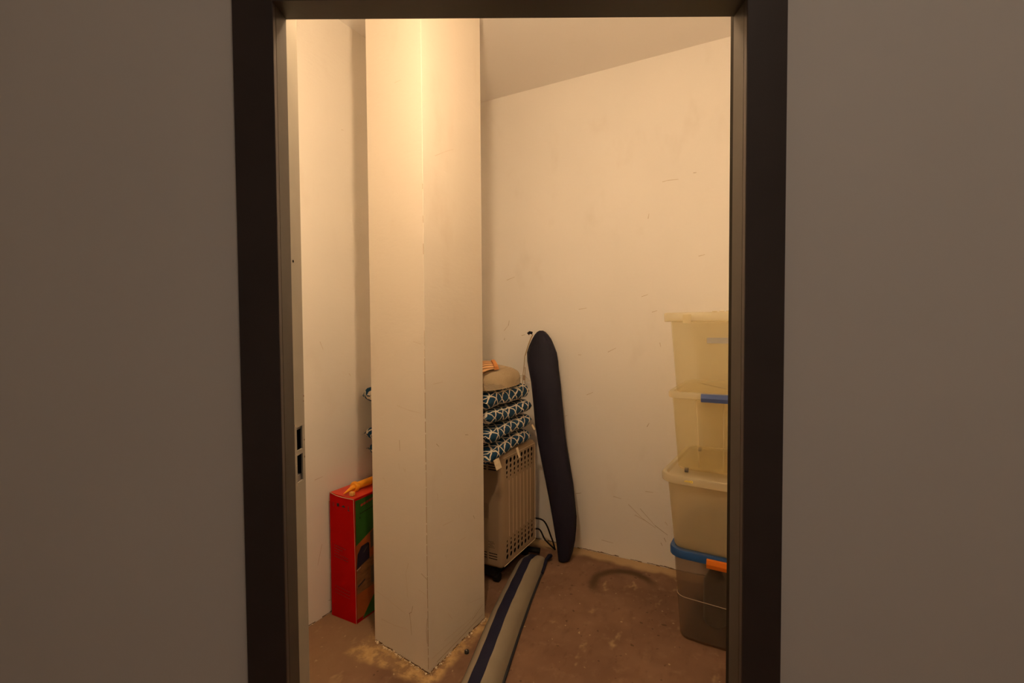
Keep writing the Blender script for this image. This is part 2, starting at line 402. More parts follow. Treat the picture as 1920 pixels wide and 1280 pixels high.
marks(wb, bf,
      [[(-.365, 2.157), (-.349, 2.157)], [(-1.393, 1.291), (-1.366, 1.298)], [(-.558, .227), (-.489, .186)], [(-.509, .167), (-.497, .145)],
       [(-.526, .136), (-.517, .12)], [(-.604, .78), (-.592, .802)], [(-1.489, 1.356), (-1.481, 1.39)], [(-1.521, 1.262), (-1.515, 1.275)], [(-1.028, .333), (-.994, .342)]],
      [[(-.524, 2.133), (-.496, 2.137), (-.44, 2.135)], [(-.601, 1.942), (-.595, 1.97)], [(-.579, 1.424), (-.55, 1.432)], [(-.635, 1.512), (-.60, 1.523)],
       [(-1.521, 1.322), (-1.489, 1.356)], [(-1.499, 1.648), (-1.44, 1.666)], [(-.709, .322), (-.627, .253), (-.553, .213)], [(-.642, .309), (-.558, .227)],
       [(-.672, .267), (-.612, .244)], [(-.503, .258), (-.489, .24)], [(-.612, .412), (-.568, .413)], [(-.797, .354), (-.749, .347)], [(-.829, 1.197), (-.781, 1.222)],
       [(-1.096, .8), (-1.082, .807)], [(-.959, .939), (-.919, .957)], [(-1.008, 1.449), (-.958, 1.457)], [(-.336, 1.716), (-.304, 1.722)], [(-.868, .081), (-.797, .076)],
       [(-.535, 1.255), (-.53, 1.232)], [(-1.012, 1.177), (-.992, 1.177)]])
lf = wall_frame(L(UL, 0), Vector((ST, CT, 0)), Vector((CT, -ST, 0)))
marks(wl, lf, [[(1.548, .064), (1.563, .059)]],
      [[(1.675, 2.30), (1.688, 2.302)], [(1.527, 1.286), (1.544, 1.249)], [(1.483, .655), (1.528, .659)], [(1.517, .345), (1.491, .256)], [(1.698, 1.123), (1.708, 1.109)]])
dl = (PL - PF).normalized(); nl = Vector((dl.y, -dl.x, 0)); nl = nl if nl.y < 0 else -nl
dr = (PR - PF).normalized(); nr = Vector((dr.y, -dr.x, 0)); nr = nr if nr.x > 0 else -nr
pfl, pfr = wall_frame(PF, dl, nl), wall_frame(PF, dr, nr)
marks(pil, pfl, [[(.157, .895), (.155, .852)], [(.036, .387), (.014, .379), (.003, .374)], [(.109, .205), (.103, .17), (.098, .118)], [(.004, .22), (.010, .17), (.006, .12)], [(.089, .238), (.096, .212), (.112, .199)]],
      [[(.163, .8), (.16, .775)], [(.136, .788), (.124, .771), (.123, .792)], [(.111, .406), (.129, .358), (.123, .316), (.121, .266)],
       [(.168, 1.034), (.102, 1.023), (.024, 1.017)], [(.328, .22), (.237, .21), (.136, .191)], [(.294, .11), (.205, .116), (.12, .131)], [(.053, .318), (.022, .313), (.004, .309)],
       [(.268, .722), (.244, .704)], [(.156, 2.311), (.117, 2.31)], [(.065, 1.294), (.019, 1.284)]])
marks(pil, pfr, [[(.063, .889), (.08, .874)], [(.262, .885), (.286, .88)], [(.318, .514), (.33, .495)], [(.05, .018), (.2, .022), (.39, .03)], [(.30, .05), (.39, .075)]],
      [[(.085, .781), (.095, .757)], [(.066, .69), (.069, .663)], [(.209, .557), (.213, .542)], [(.114, .423), (.121, .407)], [(.127, .173), (.156, .135)],
       [(.282, .138), (.395, .107)], [(.074, 2.015), (.143, 2.053), (.197, 2.079)], [(.047, 1.127), (.109, 1.129)], [(.207, .441), (.267, .44)], [(.098, .55), (.171, .545)],
       [(.02, .05), (.2, .045), (.38, .055)], [(.10, .075), (.3, .062), (.395, .09)]])
# hairline of grime down the pillar's front corner
m = MB(); z = .02
while z < 1.9:
    l = random.uniform(.02, .07)
    if z < 1.35 or random.random() < .45:
        w = random.uniform(.0018, .0034) * (1.0 if z < 1.2 else .5)
        mid = (nl + nr).normalized()
        m.add([PF + dl * w + nl * .0009 + Vector((0, 0, z)), PF + mid * .0012 + Vector((0, 0, z)), PF + mid * .0012 + Vector((0, 0, z + l)), PF + dl * w + nl * .0009 + Vector((0, 0, z + l))], [(0, 1, 2, 3)])
    z += l + (random.uniform(0, .012) if z < 1.2 else random.uniform(.01, .08))
m.build('corner_grime', 'scuff', pil)['kind'] = 'stuff'
def base_line(parent, fr, s0, s1, nc):
    inv = parent.matrix_basis.inverted(); m = MB(); s = s0
    while s < s1:
        l = random.uniform(.008, .03); h0 = random.uniform(.001, .006)
        if random.random() < .82:
            b0 = random.uniform(0, .004); m.add([fr(s, b0, .0012), fr(s + l, b0, .0012), fr(s + l, b0 + h0 * .6 + .0012, .0012), fr(s, b0 + h0 + .0012, .0012)], [(0, 1, 2, 3)])
        s += l
    m.v = [tuple(inv @ Vector(p)) for p in m.v]; m.build('base_crack', 'crack', parent)['kind'] = 'stuff'
    m = MB()
    for _ in range(nc):
        s = random.uniform(s0, s1); p = fr(s, random.uniform(.001, .006), random.uniform(.003, .012)); q = random.uniform(.002, .0072)
        c = [inv @ (p + Vector((random.uniform(-q, q), random.uniform(-q, q), random.uniform(-q, q) * .6 + q * .3))) for _ in range(4)]
        m.add(c, [(0, 1, 2), (0, 2, 3), (0, 3, 1), (1, 3, 2)])
    m.build('plaster_crumbs', 'chip', parent)['kind'] = 'stuff'
base_line(wb, bf, -1.8, .7, 40); base_line(wl, lf, 1.0, 2.7, 30)
base_line(pil, pfl, 0, .33, 110); base_line(pil, pfr, 0, .40, 80)

# ------------------------------------------------------------------ lamps
lt = thing('pendant_bulb', 'lit bare bulb hanging on a short cord just inside the doorway', 'lamp', (LAMP_POS[0], LAMP_POS[1], HC))
dz = LAMP_POS[2] - HC
def disc_loft(prof, n=20): return [[Vector((r * math.cos(a), r * math.sin(a), z)) for a in (2 * math.pi * i / n for i in range(n))] for z, r in prof]
m = MB(); m.loft(disc_loft(((0, .045), (-.012, .045), (-.022, .02)))); m.build('ceiling_rose', 'frame', lt)
m = MB(); m.tube([(0, 0, -.02), (0, 0, dz + .085)], .003, 8); m.build('cord', 'black', lt)
m = MB(); m.loft(disc_loft(((dz + .09, .010), (dz + .08, .017), (dz + .038, .017)))); m.build('socket', 'black', lt, smooth=False)
m = MB(); m.loft(disc_loft([(dz + .037, .014)] + [(dz + LAMP_R * math.cos(a), LAMP_R * math.sin(a)) for a in (math.pi * k / 12 for k in range(2, 12))] + [(dz - LAMP_R, .003)])); m.build('glass_bulb', 'lamp', lt, smooth=True)
lt2 = thing('added_hall_lamp', 'added unseen lamp on the hallway ceiling, brightening the hallway wall', 'lamp', (.5, -.55, HC))  # no such source is seen; added to lift the hallway side
m = MB(); m.loft([[Vector((.12 * k * math.cos(a), .12 * k * math.sin(a), z)) for a in (2 * math.pi * i / 24 for i in range(24))] for z, k in ((0, 1), (-.03, 1))]); m.build('base', 'frame', lt2)
m = MB(); m.loft([[Vector((.11 * k * math.cos(a), .11 * k * math.sin(a), z)) for a in (2 * math.pi * i / 24 for i in range(24))] for z, k in ((-.031, 1), (-.06, .93), (-.08, .7), (-.09, .3))]); m.build('fill_dome', 'hall_fill', lt2, smooth=True)

# ------------------------------------------------------------------ stack of storage boxes
def storage_box(name, label, u, v, z, rz, wt, dt, wb_, db_, h, r, mat, lidmat=None, lid_h=.03, lid_over=.014, wheels=False, ribs=False, group='storage boxes stacked by the wall'):
    """u, v: front left corner of the rim; x runs along the front, y into the depth, origin at the base centre"""
    W2 = wt + 2 * lid_over; D2 = dt + 2 * lid_over; a = -TH + rz
    c = L(u, v) + Matrix.Rotation(a, 3, 'Z') @ Vector((W2 / 2, D2 / 2, 0))
    t = thing(name, label, 'storage box', (c.x, c.y, z), a, group)
    zb = .016 if wheels else 0.0
    def ring(f, zz, off=0.0, rr=None):
        w = wb_ + (wt - wb_) * f + 2 * off; d = db_ + (dt - db_) * f + 2 * off
        return [Vector((x, y, zz)) for x, y in rounded(w, d, (rr or r) + off, 6)]
    hb = h - (lid_h if lidmat else 0)
    m = MB()
    rg = [ring(0, zb, -.018), ring(0, zb + .004, -.006), ring(.02, zb + .014)]
    for k in range(1, 7): rg.append(ring(k / 6, zb + .014 + (hb - .03 - zb) * k / 6))
    rg += [ring(1, hb - .012), ring(1, hb - .011, lid_over * .8), ring(1, hb, lid_over * .8), ring(1, hb, .0)]
    rg += [ring(1, hb - .002, -.003), ring(.5, hb * .5, -.003), ring(.02, zb + .016, -.003), ring(0, zb + .007, -.02)]
    m.loft(rg, caps=False); n = len(rg[0]); m.f.append(tuple(range(n))); m.f.append(tuple(range((len(rg) - 1) * n, len(rg) * n)))
    m.build('body', mat, t, smooth=True)
    if lidmat:
        m = MB(); o = lid_over
        rg = [ring(1, hb - .011, o), ring(1, hb - .009, o + .003), ring(1, h - .006, o + .004), ring(1, h, o), ring(1, h, o - .016), ring(1, h - .010, o - .022), ring(1, h - .011, -.05)]
        m.loft(rg, caps=False); m.f.append(tuple(range((len(rg) - 1) * n, len(rg) * n)))
        lid = m.build('lid', lidmat, t, smooth=True)
        t['_lid'] = lid.name
    if wheels:
        for sx in (-1, 1):
            for sy in (-1, 1):
                x, y = sx * (wb_ / 2 - .035), sy * (db_ / 2 - .035)
                MB().tube([(x - .007, y, .011), (x + .007, y, .011)], .011, 12).build('castor', 'wheel', t, smooth=False)
    if ribs:
        for fx in (-.245, .02, .21):
            for sy in (-1,):
                p0 = Vector((wb_ * fx * 1.0, sy * (db_ / 2 + .0005), zb + .02)); p1 = Vector((wt * fx, sy * (dt / 2 + .0005), hb - .014))
                e_ = Vector((.003, 0, 0)); MB().poly([p0 - e_, p0 + e_, p1 + e_, p1 - e_]).build('moulded_rib', 'pl_rib', t)
    lid = bpy.data.objects[t['_lid']]; del t['_lid']; LID[t.name] = lid
    return t, W2, D2, hb, zb
LID = {}
def latch(t, x0, x1, yf, z0, z1, mat, lab, th=.016):
    m = MB(); m.prism([(x0, yf, z0), (x0, yf - th * .7, z0 + .002), (x0, yf - th, (z0 + z1) / 2), (x0, yf - th * .75, z1 - .002), (x0, yf, z1)], (x1 - x0, 0, 0))
    o = m.build('latch', mat, LID[t.name]); o['label'] = lab; return o

def sq(o): return o
Z1, Z2, Z3, Z4 = .0, .405, .728, 1.072
# bottom: smoky with blue lid
t, w2, d2, hb, zb = storage_box('storage_box', 'smoky grey storage box with blue lid and orange latch, bottom of the stack', -.372, 2.088, Z1, R(-2.2), .40, .52, .36, .47, Z2, .045, 'pl_smoke', 'blue', .024)
latch(t, -.06, .06, -d2 / 2 - .003, hb - .022, hb + .016, 'orange', 'bright orange clip')
fz = .195; fr_ = [Vector((x, y, fz - .02 * (x + .18))) for x, y in rounded(.36 + .04 * .5 + .0012, .47 + .05 * .5 + .0012, .046, 6)]
MB().tube(fr_[14:28], .0014, 5).build('crease_line', 'crease', t, smooth=True)
# second: milky with natural rolled lid
t, w2, d2, hb, zb = storage_box('storage_box', 'milky beige storage box standing on the blue lid', -.405, 2.055, Z2, R(-3.5), .415, .53, .375, .48, Z3 - Z2, .05, 'pl_mid', 'pl_lid', .022, .022)
m = MB()
for k, x in enumerate((-.125, -.121, -.117, -.113, -.109, -.105)):
    m.box((x, -d2 / 2 - .0052, hb + .004 + (k % 2) * .002), (x + .0022, -d2 / 2 - .0042, hb + .010 + (k % 3) * .001))
m.tube([(-.098 + .004 * math.cos(a), -d2 / 2 - .0048, hb + .008 + .004 * math.sin(a)) for a in (2 * math.pi * i / 12 for i in range(13))], .0012, 5)
o = m.build('lid_marking', 'yellow_ink', LID[t.name]); o['label'] = 'small yellow mark on the lid rim'
# third: clear, on castors, pale blue latch
t, w2, d2, hb, zb = storage_box('storage_box', 'clear storage box with pale blue latch, third from the floor', -.378, 2.085, Z3 - .010, R(-1.0), .395, .51, .355, .46, Z4 - Z3 + .010, .04, 'pl_clear', 'pl_lid', .016, .012, wheels=True, ribs=True)
latch(t, -.075, .075, -d2 / 2 - .002, hb - .020, hb + .016, 'blue_l', 'pale blue clip')
# top: cloudy with natural lid and sticker
t, w2, d2, hb, zb = storage_box('storage_box', 'cloudy storage box with a pale sticker, topmost of the stack', -.398, 2.075, Z4 - .010, R(-.5), .40, .52, .36, .47, 1.403 - Z4 + .010, .04, 'pl_top', 'pl_lid', .026, .024)
yq = -(0.47 + .05 * .72) / 2 - .002
m = MB(); m.box((-.052, yq - .0012, .214), (.075, yq, .237)); o = m.build('sticker', 'grey_label', t); o['label'] = 'grey blue sticker strip'
m = MB(); m.box((-.142, -d2 / 2 - .0058, hb - .018), (-.108, -d2 / 2 - .002, hb + .018)); o = m.build('lid_clip', 'pl_lid', LID[t.name], bevel=.0015)
for x in (-.03, -.004, .022, .048): MB().tube([(x, -d2 / 2 + .006, hb + .026), (x + .018, -d2 / 2 + .006, hb + .026)], .004, 8).build('lid_ridge', 'pl_lid', LID[t.name], smooth=True)
# dark thing in the bottom box
tt = thing('dark_form', 'unidentified dark form inside the smoky bottom box', 'dark_form', L(-.205, 2.30, .011))
m = MB(); m.loft([[Vector((r * math.cos(a), r * math.sin(a), z)) for a in (2 * math.pi * i / 16 for i in range(16))] for z, r in ((0, .045), (.01, .05), (.19, .05), (.235, .026), (.27, .02))]); m.build('form_body', 'rubber', tt, smooth=True)
m = MB(); m.tube([(0, 0, .2705), (0, 0, .295)], .022, 14); m.build('cap', 'black', tt)

# ------------------------------------------------------------------ cabinet heater
HU0, HU1, HV0, HV1, HZ0, HZ1 = -1.60, -1.207, 2.128, 2.535, .085, .690
ht = thing('cabinet_heater', 'beige cabinet heater with punched round holes, carrying the cushions', 'heater', L((HU0 + HU1) / 2, (HV0 + HV1) / 2, 0), -TH)
hw, hd = (HU1 - HU0) / 2, (HV1 - HV0) / 2; RB = .026
import bmesh
bm = bmesh.new(); bmesh.ops.create_cube(bm, size=1)
for q in bm.verts: q.co = Vector((q.co.x * 2 * hw, q.co.y * 2 * hd, HZ0 + (q.co.z + .5) * (HZ1 - HZ0)))
bmesh.ops.bevel(bm, geom=bm.edges[:], offset=RB, segments=5, affect='EDGES', profile=.5)
kill = []
for f in bm.faces:
    if f.calc_area() > .05:
        n = f.normal
        if n.x > .9 or n.y < -.9 or n.z > .9: kill.append(f)
bmesh.ops.delete(bm, geom=kill, context='FACES')
me = bpy.data.meshes.new('body'); bm.to_mesh(me); bm.free(); me.materials.append(M['heater'])
for p in me.polygons: p.use_smooth = True
o = bpy.data.objects.new('body', me); COL.objects.link(o); o.parent = ht
MB().box((-hw + .012, -hd + .012, HZ0 + .01), (hw - .012, hd - .012, HZ1 - .012)).build('liner', 'liner', ht)

def panel(name, org, ax, ay, nrm, w, h, holes, mat, parent, depth=.003):
    """flat sheet with openings; holes: (x0, x1, y0, y1, 'r' or 'o', radius)"""
    org, ax, ay, nrm = map(Vector, (org, ax, ay, nrm))
    xs = sorted({0, w} | {q for hh in holes for q in hh[:2]}); yz = sorted({0, h} | {q for hh in holes for q in hh[2:4]})
    cell = {}
    m = MB(); P = lambda x, y, d=0: org + ax * x + ay * y - nrm * d
    inside = lambda x, y: next((hh for hh in holes if hh[0] < x < hh[1] and hh[2] < y < hh[3]), None)
    for i in range(len(xs) - 1):
        for k in range(len(yz) - 1):
            if inside((xs[i] + xs[i + 1]) / 2, (yz[k] + yz[k + 1]) / 2): continue
            m.add([P(xs[i], yz[k]), P(xs[i + 1], yz[k]), P(xs[i + 1], yz[k + 1]), P(xs[i], yz[k + 1])], [(0, 1, 2, 3)])
    for x0, x1, y0, y1, kd, rr in holes:
        if kd == 'r':
            c = [(x0, y0), (x1, y0), (x1, y1), (x0, y1)]
            m.add([P(*q) for q in c] + [P(*q, depth) for q in c], [(i, (i + 1) % 4, 4 + (i + 1) % 4, 4 + i) for i in range(4)])
        else:
            cx, cy = (x0 + x1) / 2, (y0 + y1) / 2; n = 16; ou, inn, dp = [], [], []
            for i in range(n):
                a = 2 * math.pi * (i + .5) / n; ca, sa = math.cos(a), math.sin(a); s = 1 / max(abs(ca), abs(sa))
                hx, hy = (x1 - x0) / 2, (y1 - y0) / 2
                ou.append(P(cx + hx * ca * s, cy + hy * sa * s)); inn.append(P(cx + rr * ca, cy + rr * sa)); dp.append(P(cx + rr * ca, cy + rr * sa, depth))
            vs = ou + inn + dp
            m.add(vs, [(i, (i + 1) % n, n + (i + 1) % n, n + i) for i in range(n)] + [(n + i, n + (i + 1) % n, 2 * n + (i + 1) % n, 2 * n + i) for i in range(n)])
            # corners of the cell
            for sx, sy in ((0, 0), (1, 0), (1, 1), (0, 1)):
                X, Y = (x1 if sx else x0), (y1 if sy else y0); near = sorted(ou, key=lambda p: (p - P(X, Y)).length)[:2]
                m.add([P(X, Y), near[0], near[1]], [(0, 1, 2)])
    return m.build(name, mat, parent)
# front sheet (towards +u): round holes in rows of shrinking size
fwid, fhei = 2 * hd - 2 * RB, HZ1 - HZ0 - 2 * RB
holes = []; pitch = .0425; x0 = .008
radii = (.0135, .0118, .0098, .0075)
gaps = (.0, .031, .058, .0815)
def colx(i): return x0 + (i + .5) * pitch
for i in range(8):
    for k in range(4):
        hr = .0165 if k < 2 else .0125
        yt = fhei - .022 - gaps[k]; hs = (.0155, .0140, .0120, .0095)[k]
        holes.append((colx(i) - .0175, colx(i) + .0175, yt - hs, yt + hs, 'o', radii[k]))
        yb = .026 + gaps[k]; holes.append((colx(i) - .0175, colx(i) + .0175, yb - hs, yb + hs, 'o', radii[k]))
panel('front_sheet', (hw, -hd + RB, HZ0 + RB), (0, 1, 0), (0, 0, 1), (1, 0, 0), fwid, fhei, holes, 'heater', ht)
for i in range(7):
    y = -hd + RB + colx(i) + pitch / 2
    MB().tube([(hw, y, HZ0 + RB + .128), (hw, y, HZ0 + RB + fhei - .126)], .0016, 6).build('rib', 'heater_lit', ht, smooth=True)
rim = [(hw + .0006, -hd + RB - .008, HZ0 + RB - .012), (hw + .0006, hd - RB + .010, HZ0 + RB - .012), (hw + .0006, hd - RB + .010, HZ1 - RB + .004), (hw + .0006, -hd + RB - .008, HZ1 - RB + .004)]
for a, b in ((0, 1), (1, 2), (2, 3)): MB().tube([rim[a], rim[b]], .0018, 6).build('edge_bead', 'heater_lit', ht, smooth=True)
# side sheet (towards -v): two columns of three slots, high and low
sw = 2 * hw - 2 * RB; holes = []
for cx1 in (sw - .005, sw - .068, sw - .131, sw - .194, sw - .257):
    for base in (fhei - .062, .022):
        for k in range(3): holes.append((cx1 - .052, cx1, base + k * .0135, base + k * .0135 + .0062, 'r', 0))
panel('side_sheet', (-hw + RB, -hd, HZ0 + RB), (1, 0, 0), (0, 0, 1), (0, -1, 0), sw, fhei, holes, 'heater', ht)
m = MB()
for k in range(5): m.box((hw - RB - .058 + (k % 2) * .008, -hd - .0008, HZ0 + RB + .083 + k * .0075), (hw - RB - .02 - (k * 7 % 3) * .006, -hd - .0002, HZ0 + RB + .0852 + k * .0075))
o = m.build('printed_notice', 'print', ht); o['label'] = 'small dark printed notice'
MB().box((hw - RB - .105, -hd - .0008, .345), (hw - RB - .055, -hd - .0002, .425)).build('rating_plate', 'plate', ht)
# top sheet: louvre slots
td = 2 * hd - 2 * RB; holes = []
for k in range(11): holes.append((.02, sw - .012, .016 + k * .030, .016 + k * .030 + .013, 'r', 0))
panel('top_sheet', (-hw + RB, -hd + RB, HZ1), (1, 0, 0), (0, 1, 0), (0, 0, 1), sw, td, holes, 'heater', ht)
MB().box((-hw + .02, -hd + .018, .030), (hw - .05, hd - .02, HZ0 + .004)).build('plinth', 'black', ht, bevel=.006)
for sy in (-1, 1):
    for sx in (-1, 1):
        y = sy * (hd - .04) ; x = sx * (hw - .055)
        cs = MB().tube([(x - .014, y, .0235), (x + .014, y, .0235)], .0235, 14).build('castor', 'black', ht)
        MB().box((x - .012, y - .012, .03), (x + .012, y + .012, .05)).build('castor_fork', 'black', cs)
MB().tube([(hw - .06, hd - .03, .035), (hw + .028, hd - .012, .032)], .016, 10).build('foot_bar', 'black', ht, smooth=True)
def curve_pts(ctrl, n=8):
    out = []; c = [Vector(p) for p in ctrl]
    for i in range(len(c) - 1):
        p0, p1, p2, p3 = c[max(i - 1, 0)], c[i], c[i + 1], c[min(i + 2, len(c) - 1)]
        for k in range(n):
            t = k / n; out.append(.5 * ((2 * p1) + (p2 - p0) * t + (2 * p0 - 5 * p1 + 4 * p2 - p3) * t * t + (3 * p1 - p0 - 3 * p2 + p3) * t ** 3))
    return out + [c[-1]]
MB().tube(curve_pts([(hw - .08, hd + .003, .20), (hw + .02, hd + .05, .19), (hw + .06, hd + .085, .08), (hw + .075, hd + .10, .010), (hw + .07, hd + .10, .008), (hw + .03, hd + .06, .07), (hw + .004, hd + .03, .14), (hw - .05, hd + .006, .13)]), .0048, 8).build('power_cord', 'black', ht, smooth=True)

# ------------------------------------------------------------------ cushions on the heater
def cushion(corners, z, T, label, droop=None, seed=0, ties=(), sag=.05):
    """corners FL, FR, BR, BL in room u, v; seam at mid height; concave sides, full middle"""
    rnd = random.Random(seed); n = 26
    cu = sum(c[0] for c in corners) / 4; cv = sum(c[1] for c in corners) / 4
    t = thing('seat_cushion', label, 'cushion', L(cu, cv, z), -TH, 'trellis patterned cushions piled on the heater')
    FL, FR, BR, BL = [Vector((c[0] - cu, c[1] - cv)) for c in corners]
    ph = [rnd.uniform(0, 6.28) for _ in range(6)]
    def plan(s, q):
        a, b = (s + 1) / 2, (q + 1) / 2
        p = FL * (1 - a) * (1 - b) + FR * a * (1 - b) + BR * a * b + BL * (1 - a) * b
        # concave sides
        p = p - Vector((p.x * sag * (1 - q * q) * abs(s) ** 3, p.y * sag * (1 - s * s) * abs(q) ** 3))
        k = 1 - .075 * (s * s * q * q) ** 2
        p.y += .075 * (1 - s * s) * max(0, -q) ** 3            # the near side is bowed in behind the pillar
        return p * k
    def dz(p, s, q):
        w = .003 * math.sin(9 * p.x + ph[0]) + .003 * math.sin(11 * p.y + ph[1]) + .002 * math.sin(23 * (p.x + p.y) + ph[2]) * (abs(s) + abs(q))
        if droop:
            for (du, dv, amt, rad) in droop:
                d2 = ((p.x + cu - du) ** 2 + (p.y + cv - dv) ** 2) / rad ** 2; w += amt * math.exp(-d2)
        return w
    top, bot = [], []
    for j in range(n + 1):
        for i in range(n + 1):
            s = math.sin(math.pi / 2 * (2 * i / n - 1)); q = math.sin(math.pi / 2 * (2 * j / n - 1)); p = plan(s, q)
            e = max(0, 1 - min(1, (abs(s) ** 14 + abs(q) ** 14) ** (1 / 14)) ** 15) ** .5
            d = dz(p, s, q); wr = .004 * math.sin(40 * p.y + 8 * math.sin(20 * p.x) + ph[3]) * (1 - e) 
            top.append((p.x, p.y, d + T / 2 * e + wr)); bot.append((p.x, p.y, d - T / 2 * e + wr))
    N1 = n + 1; fs = []; m = MB()
    for j in range(n):
        for i in range(n):
            k = j * N1 + i; fs.append((k, k + 1, k + N1 + 1, k + N1))
    off = len(top); idx = {}
    bf_ = []
    for k in range(len(bot)):
        i, j = k % N1, k // N1; idx[k] = k if i in (0, n) or j in (0, n) else k + off
    for f in fs: bf_.append(tuple(idx[q] for q in f[::-1]))
    m.add(top + bot, fs + bf_); o = m.build('cover', 'trellis', t, smooth=True)
    # cloth coordinates: unrolled over the right-hand edge
    ua = []
    for j in range(N1):
        acc = [0.0]
        for i in range(n): acc.append(acc[-1] + (Vector(top[j * N1 + i + 1]) - Vector(top[j * N1 + i])).length)
        ua.append([x - acc[-1] for x in acc])
    lay = o.data.uv_layers.new(name='cloth')
    key = {}
    for k in range(len(top)): key.setdefault(tuple(round(c, 5) for c in top[k]), k)
    for k in range(len(bot)): key.setdefault(tuple(round(c, 5) for c in bot[k]), k + off)
    vid = [key.get(tuple(round(c, 5) for c in vv.co), 0) for vv in o.data.vertices]
    for p in o.data.polygons:
        isb = any(vid[v_] >= off for v_ in p.vertices)
        for li in p.loop_indices:
            k = vid[o.data.loops[li].vertex_index] % off; i, j = k % N1, k // N1; a_ = ua[j][i]
            lay.data[li].uv = (-a_ if isb else a_, top[k][1])
    for (pu, pv, pz, ln, wd) in ties:
        mm = MB(); a = Vector((pu - cu, pv - cv, pz - z)); d = Vector((.010, .012, -ln)); w = Vector((0.004, wd, .004))
        mm.prism([a, a + w, a + w + d, a + d], (.002, 0, 0)); q = mm.build('tie', 'tag', t); q['label'] = 'cream cotton tie'
    return t
C4 = [(-1.80, 1.775), (-1.165, 1.905), (-1.165, 2.44), (-1.79, 2.46)]
cushion([(-1.805, 1.725), (-1.165, 1.93), (-1.165, 2.455), (-1.79, 2.47)], .735, .074, 'blue trellis cushion lying directly on the beige heater, lowest of the pile',
        droop=[(-1.165, 1.93, -.030, .14)], seed=1, ties=[(-1.168, 1.975, .705, .05, .045), (-1.163, 2.20, .715, .055, .012)])
cushion([(-1.808, 1.698), (-1.16, 1.92), (-1.16, 2.46), (-1.785, 2.47)], .8185, .071, 'blue trellis cushion second from the bottom of the pile', droop=[(-1.16, 1.92, -.006, .2)], seed=2, ties=[(-1.166, 2.39, .80, .03, .010)])
cushion([(-1.72, 1.90), (-1.165, 1.925), (-1.16, 2.46), (-1.76, 2.47)], .9035, .069, 'blue trellis cushion second from the top of the pile', seed=5)
cushion([(-1.815, 1.700), (-1.165, 1.925), (-1.165, 2.44), (-1.78, 2.45)], .991, .086, 'blue trellis cushion under the woven straw bag, uppermost of the pile', droop=[(-1.812, 1.775, .028, .13)], seed=4)

# ------------------------------------------------------------------ woven straw bag on top of the cushions
wbag = thing('straw_bag', 'beige woven straw bag in clear film lying on the uppermost cushion', 'bag', L(-1.36, 2.14, 1.043), -TH)
def blob(w, d, h, seed, n=28, rings=12, amp=.05, pw=2.6, slope=0):
    rnd = random.Random(seed); ph = [rnd.uniform(0, 6.28) for _ in range(5)]; m = MB(); rg = []
    for k in range(rings + 1):
        a = math.pi / 2 * k / rings; cr = max(math.cos(a) ** .35, .02) if k < rings else .02; zz = h * math.sin(a) ** .6
        ring = []
        for i in range(n):
            q = 2 * math.pi * i / n; c, s = math.cos(q), math.sin(q)
            rr = (abs(c) ** pw + abs(s) ** pw) ** (-1 / pw) * (1 + amp * math.sin(3 * q + ph[0]) + amp * .6 * math.sin(5 * q + ph[1] + 2 * a))
            x, y = w / 2 * rr * c * cr, d / 2 * rr * s * cr
            ring.append(Vector((x, y, zz * (1 + .03 * math.sin(7 * x / w + ph[2]) + .05 * math.sin(6 * y / d + ph[3])) + slope * x)))
        rg.append(ring)
    m.loft(rg); return m
blob(.38, .56, .098, 3, slope=-.02, amp=.03).build('woven_body', 'straw', wbag, smooth=True)
# striped cloth flap folded over the left of the crown
m = MB(); A = []
def crown(x): return .108 * max(.05, 1 - (abs(x) / .2) ** 4) ** .5 + .012
for j in range(9):
    for i in range(13):
        s, q = i / 12, j / 8
        x = .02 + .155 * s - .02 * q * s; y = -.06 - .19 * s + .17 * q
        A.append((x, y, crown(x) + .006 * math.sin(3.2 * q)))
m.add(A, [(j * 13 + i, j * 13 + i + 1, j * 13 + i + 14, j * 13 + i + 13) for j in range(8) for i in range(12)])
o = m.build('striped_cloth', 'stripes', wbag, smooth=True); sm = o.modifiers.new('thick', 'SOLIDIFY'); sm.thickness = .005; o['label'] = 'orange striped cloth'
m = MB(); rg = []
for i in range(8):
    s = .15 + .85 * i / 7; x = .02 + .135 * s; y = -.06 - .19 * s + .17; z_ = crown(x) + .004
    rg.append([Vector((x, y - .004, z_ + .004)), Vector((x + .004, y + .022, z_ + .005)), Vector((x + .006, y + .034, z_ - .010)), Vector((x, y - .002, z_ - .012))])
m.loft(rg); o = m.build('cloth_hem', 'cuff', wbag, smooth=True); o['label'] = 'orange folded cloth edge'
# crumpled clear film at its foot
m = MB(); rg = []
for k in range(25):
    f = k / 24; y = -.21 + .44 * f; x = .175 + .010 * math.sin(f * 9)
    j = lambda a: .006 * math.sin(31 * f + a)
    rg.append([Vector((x - .05, y, .030 + j(1))), Vector((x - .02, y, .034 + j(2))), Vector((x + .01, y, .020 + j(4))), Vector((x + .022, y, .004 + abs(j(5)) * .5))])
m.loft(rg, caps=False, closed=False); o = m.build('clear_film', 'film', wbag, smooth=False); o['label'] = 'crumpled clear plastic film'

